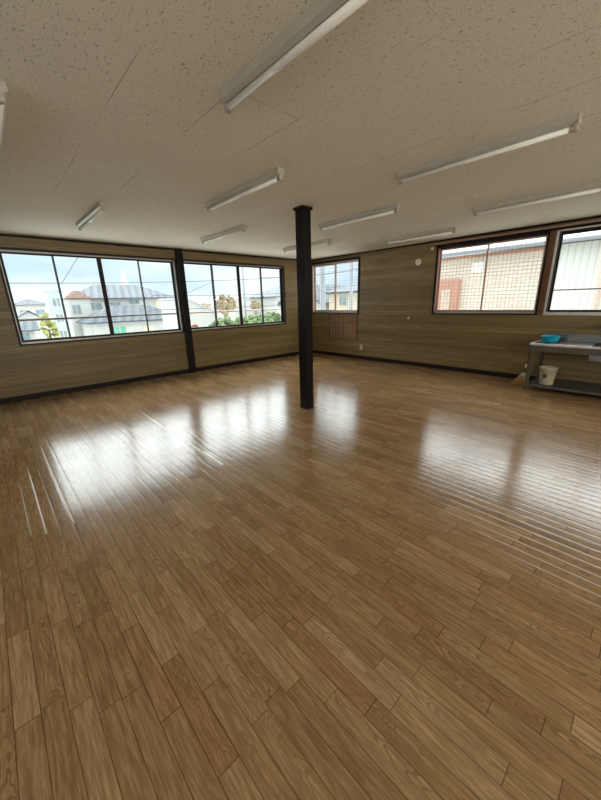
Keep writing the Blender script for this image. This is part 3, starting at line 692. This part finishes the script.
house('house', 'white gabled house at the left side of the corner window', 24.5, 32, 23.4, 29, 1.4, 3.0, 'hwall', 'roofd', 'gable', 'x', wins=[('x', 24.2, 25, .7, 1.6, 'pane')])
# glare, built as a pale spire
t = thing('pointed_glare', 'pale pointed white glare shape standing above the big grey roof', 'glare', (20.5, 70, GZ))
obj('shaft', boxes((-.7, .7, -.7, .7, 0, 8.4)), 'hwall', t); obj('cone', mk(tube, (0, 0, 8.4), (0, 0, 11.3), .75, 8, .1), 'hwall', t)  # shaft and cone both stand in for the glare

# neighbouring building beyond the right-hand windows
NX = 9.2
nb = thing('neighbour_building', 'close neighbouring building with brick and ribbed siding filling the right-hand windows', 'building', (NX, 0, GZ))
def NB(nm, bm, m, par=None):
    bmesh.ops.translate(bm, verts=bm.verts[:], vec=-Vector((NX, 0, GZ))); return obj(nm, bm, m, par or nb)
NB('brick_wall', boxes((NX, NX + 5, 2.08, 4.75, GZ, 2.42)), 'brick')
NB('ribbed_wall', boxes((NX, NX + 5, -5, 2.08, GZ, 2.42)), 'corr')
bm = bmesh.new(); prism(bm, [(NX - .32, 2.42), (NX + 2.6, 3.5), (NX + 5.4, 2.42), (NX + 5.4, 2.48), (NX + 2.6, 3.57), (NX - .32, 2.49)], -5.3, 5.0); NB('roof', bm, 'roofw')
bm = bmesh.new()
for k in range(1, 7):
    f_ = k / 7; x = NX - .32 + 2.92 * f_; z = 2.49 + 1.08 * f_; box(bm, x - .012, x + .012, -5.3, 5.0, z, z + .035)
NB('roof_battens', bm, 'concrete')
NB('gutter', boxes((NX - .40, NX - .325, -5.3, 5.0, 2.40, 2.46), bev=.01), 'concrete')
g = NB('fascia', boxes((NX - .02, NX - .001, 2.08, 4.75, 2.34, 2.40)), 'redsh')
sh = NB('shutter_case', boxes((NX - .10, NX - .002, 3.78, 4.55, 1.02, 1.86), bev=.01), 'redsh')
NB('shutter_pane', boxes((NX - .112, NX - .101, 3.98, 4.22, 1.10, 1.62)), 'shutterp', sh)
NB('vent_hood', boxes((NX - .12, NX - .002, 3.25, 3.50, 1.98, 2.23), bev=.015), 'ventw')
NB('down_pipe', mk(tube, (NX - .06, 1.02, GZ), (NX - .06, 1.02, 2.4), .05, 12), 'pipe')

# utility poles
def pole(x, y, z1, r, lab, arms=True):
    t = thing('utility_pole', lab, 'utility pole', (x, y, GZ), 'utility poles')
    obj('shaft', mk(tube, (0, 0, 0), (0, 0, z1 - GZ), r, 16, r * .8), 'concrete', t, smooth=True)
    if arms:
        for dz in (.5, 1.1): obj('crossarm', boxes((-.9, .9, -r * .9 - .12, -r * .9, z1 - GZ - dz - .08, z1 - GZ - dz)), 'concrete', t)
    return t
pole(20.1, 30, 7.0, .10, 'slender utility pole seen in the third pane of the right long window')
pole(14.0, 13.2, 6.2, .17, 'thick concrete utility pole in the left half of the corner window')
pole(14.0, 11.2, 6.4, .10, 'thinner grey pole near the right edge of the corner window')

# overhead wires
def wire(a, b_, sag, lab, r=.018):
    pts = []
    for i in range(25):
        f_ = i / 24; p = Vector(a).lerp(Vector(b_), f_); p.z -= sag * 4 * f_ * (1 - f_); pts.append(p - Vector(a))
    o = obj('overhead_wire', mk(path, pts, r, 6), 'cable', smooth=True); o.location = a
    tag(o, lab, 'wire', 'overhead wires')
wire((-6, 20, 2.55), (16.7, 20, 3.18), .25, 'upper overhead wire crossing both long windows level')
wire((7.5, 20.6, 2.0), (23, 20.6, 2.35), .15, 'lower overhead wire crossing the right long window only')
wire((-4, 19, 4.6), (9.5, 19.4, 3.95), .35, 'topmost overhead wire sagging near the head of the left window')
wire((3.0, 19.7, 2.5), (4.3, 19.7, 4.3), .02, 'steep short wire rising in the second pane from left', .014)
wire((9.2, 20.3, 2.05), (11.4, 20.3, 2.85), .02, 'slanting wire in the first pane of the right long window', .014)
wire((5.6, 16, 1.22), (18, 16, 1.3), .02, 'thin low wire just above the guard rail level', .016)
wire((13.75, 18.5, 3.0), (13.75, 9.5, 2.9), .15, 'wire strung between the poles beyond the corner window')

# trees
def tree(x, y, z, r, zscale, mat, lab, seed, name='tree', group='trees outside', nb_=70, spread=.85):
    rnd = random.Random(seed); t = thing(name, lab, 'tree', (x, y, GZ), group)
    zc = z - r * zscale - GZ
    bm = bmesh.new()
    for i in range(nb_):
        a = rnd.uniform(0, 2 * PI); ph = math.acos(rnd.uniform(-1, 1)); rr = r * spread * rnd.uniform(.5, 1)
        c = Vector((rr * math.sin(ph) * math.cos(a), rr * math.sin(ph) * math.sin(a), zc + rr * zscale * math.cos(ph)))
        q = bmesh.ops.create_icosphere(bm, subdivisions=2, radius=r * rnd.uniform(.12, .27))
        for v in q['verts']: v.co = v.co * rnd.uniform(.82, 1.16) + c
    obj('crown', bm, mat, t)
    bm = bmesh.new(); tube(bm, (0, 0, 0), (0, 0, max(.3, zc)), .12 + r * .05, 10, .06); obj('trunk', bm, 'bark', t)
tree(3.25, 30, 1.35, .62, 2.3, 'yellow', 'tall yellow-green tree in the leftmost pane, in front of the teal tower', 1)
tree(12.9, 23.2, .25, .7, .9, 'green', 'green tree at the lower left corner of the right long window', 2)
tree(14.6, 25, .45, 1.0, .9, 'green', 'rounded green tree below the lean-to roof', 3)
tree(16.9, 26, .35, 1.1, .9, 'green', 'green tree in the second pane of the right long window', 4)
tree(19.2, 27, .30, 1.2, .8, 'green', 'green tree left of the slender utility pole', 5)
tree(21.6, 29, .30, 1.3, .8, 'green', 'green tree right of the slender utility pole', 6)
tree(24.3, 31, .45, 1.4, .85, 'green', 'green tree in the rightmost pane of the right long window', 7)
tree(11.5, 24.2, .0, .42, .8, 'redl', 'small red-leaved shrub beside the dark wall post', 8, 'shrub')
tree(26.8, 45, 3.0, 1.7, 1.0, 'tan', 'large tan autumn tree in the second pane of the right long window', 9)
tree(31.4, 44, 2.0, 1.0, .9, 'tan', 'tan autumn tree in front of the arched building', 10)
tree(23.9, 47, 1.5, 1.3, .9, 'tan', 'lower tan tree left of the large autumn tree', 11)
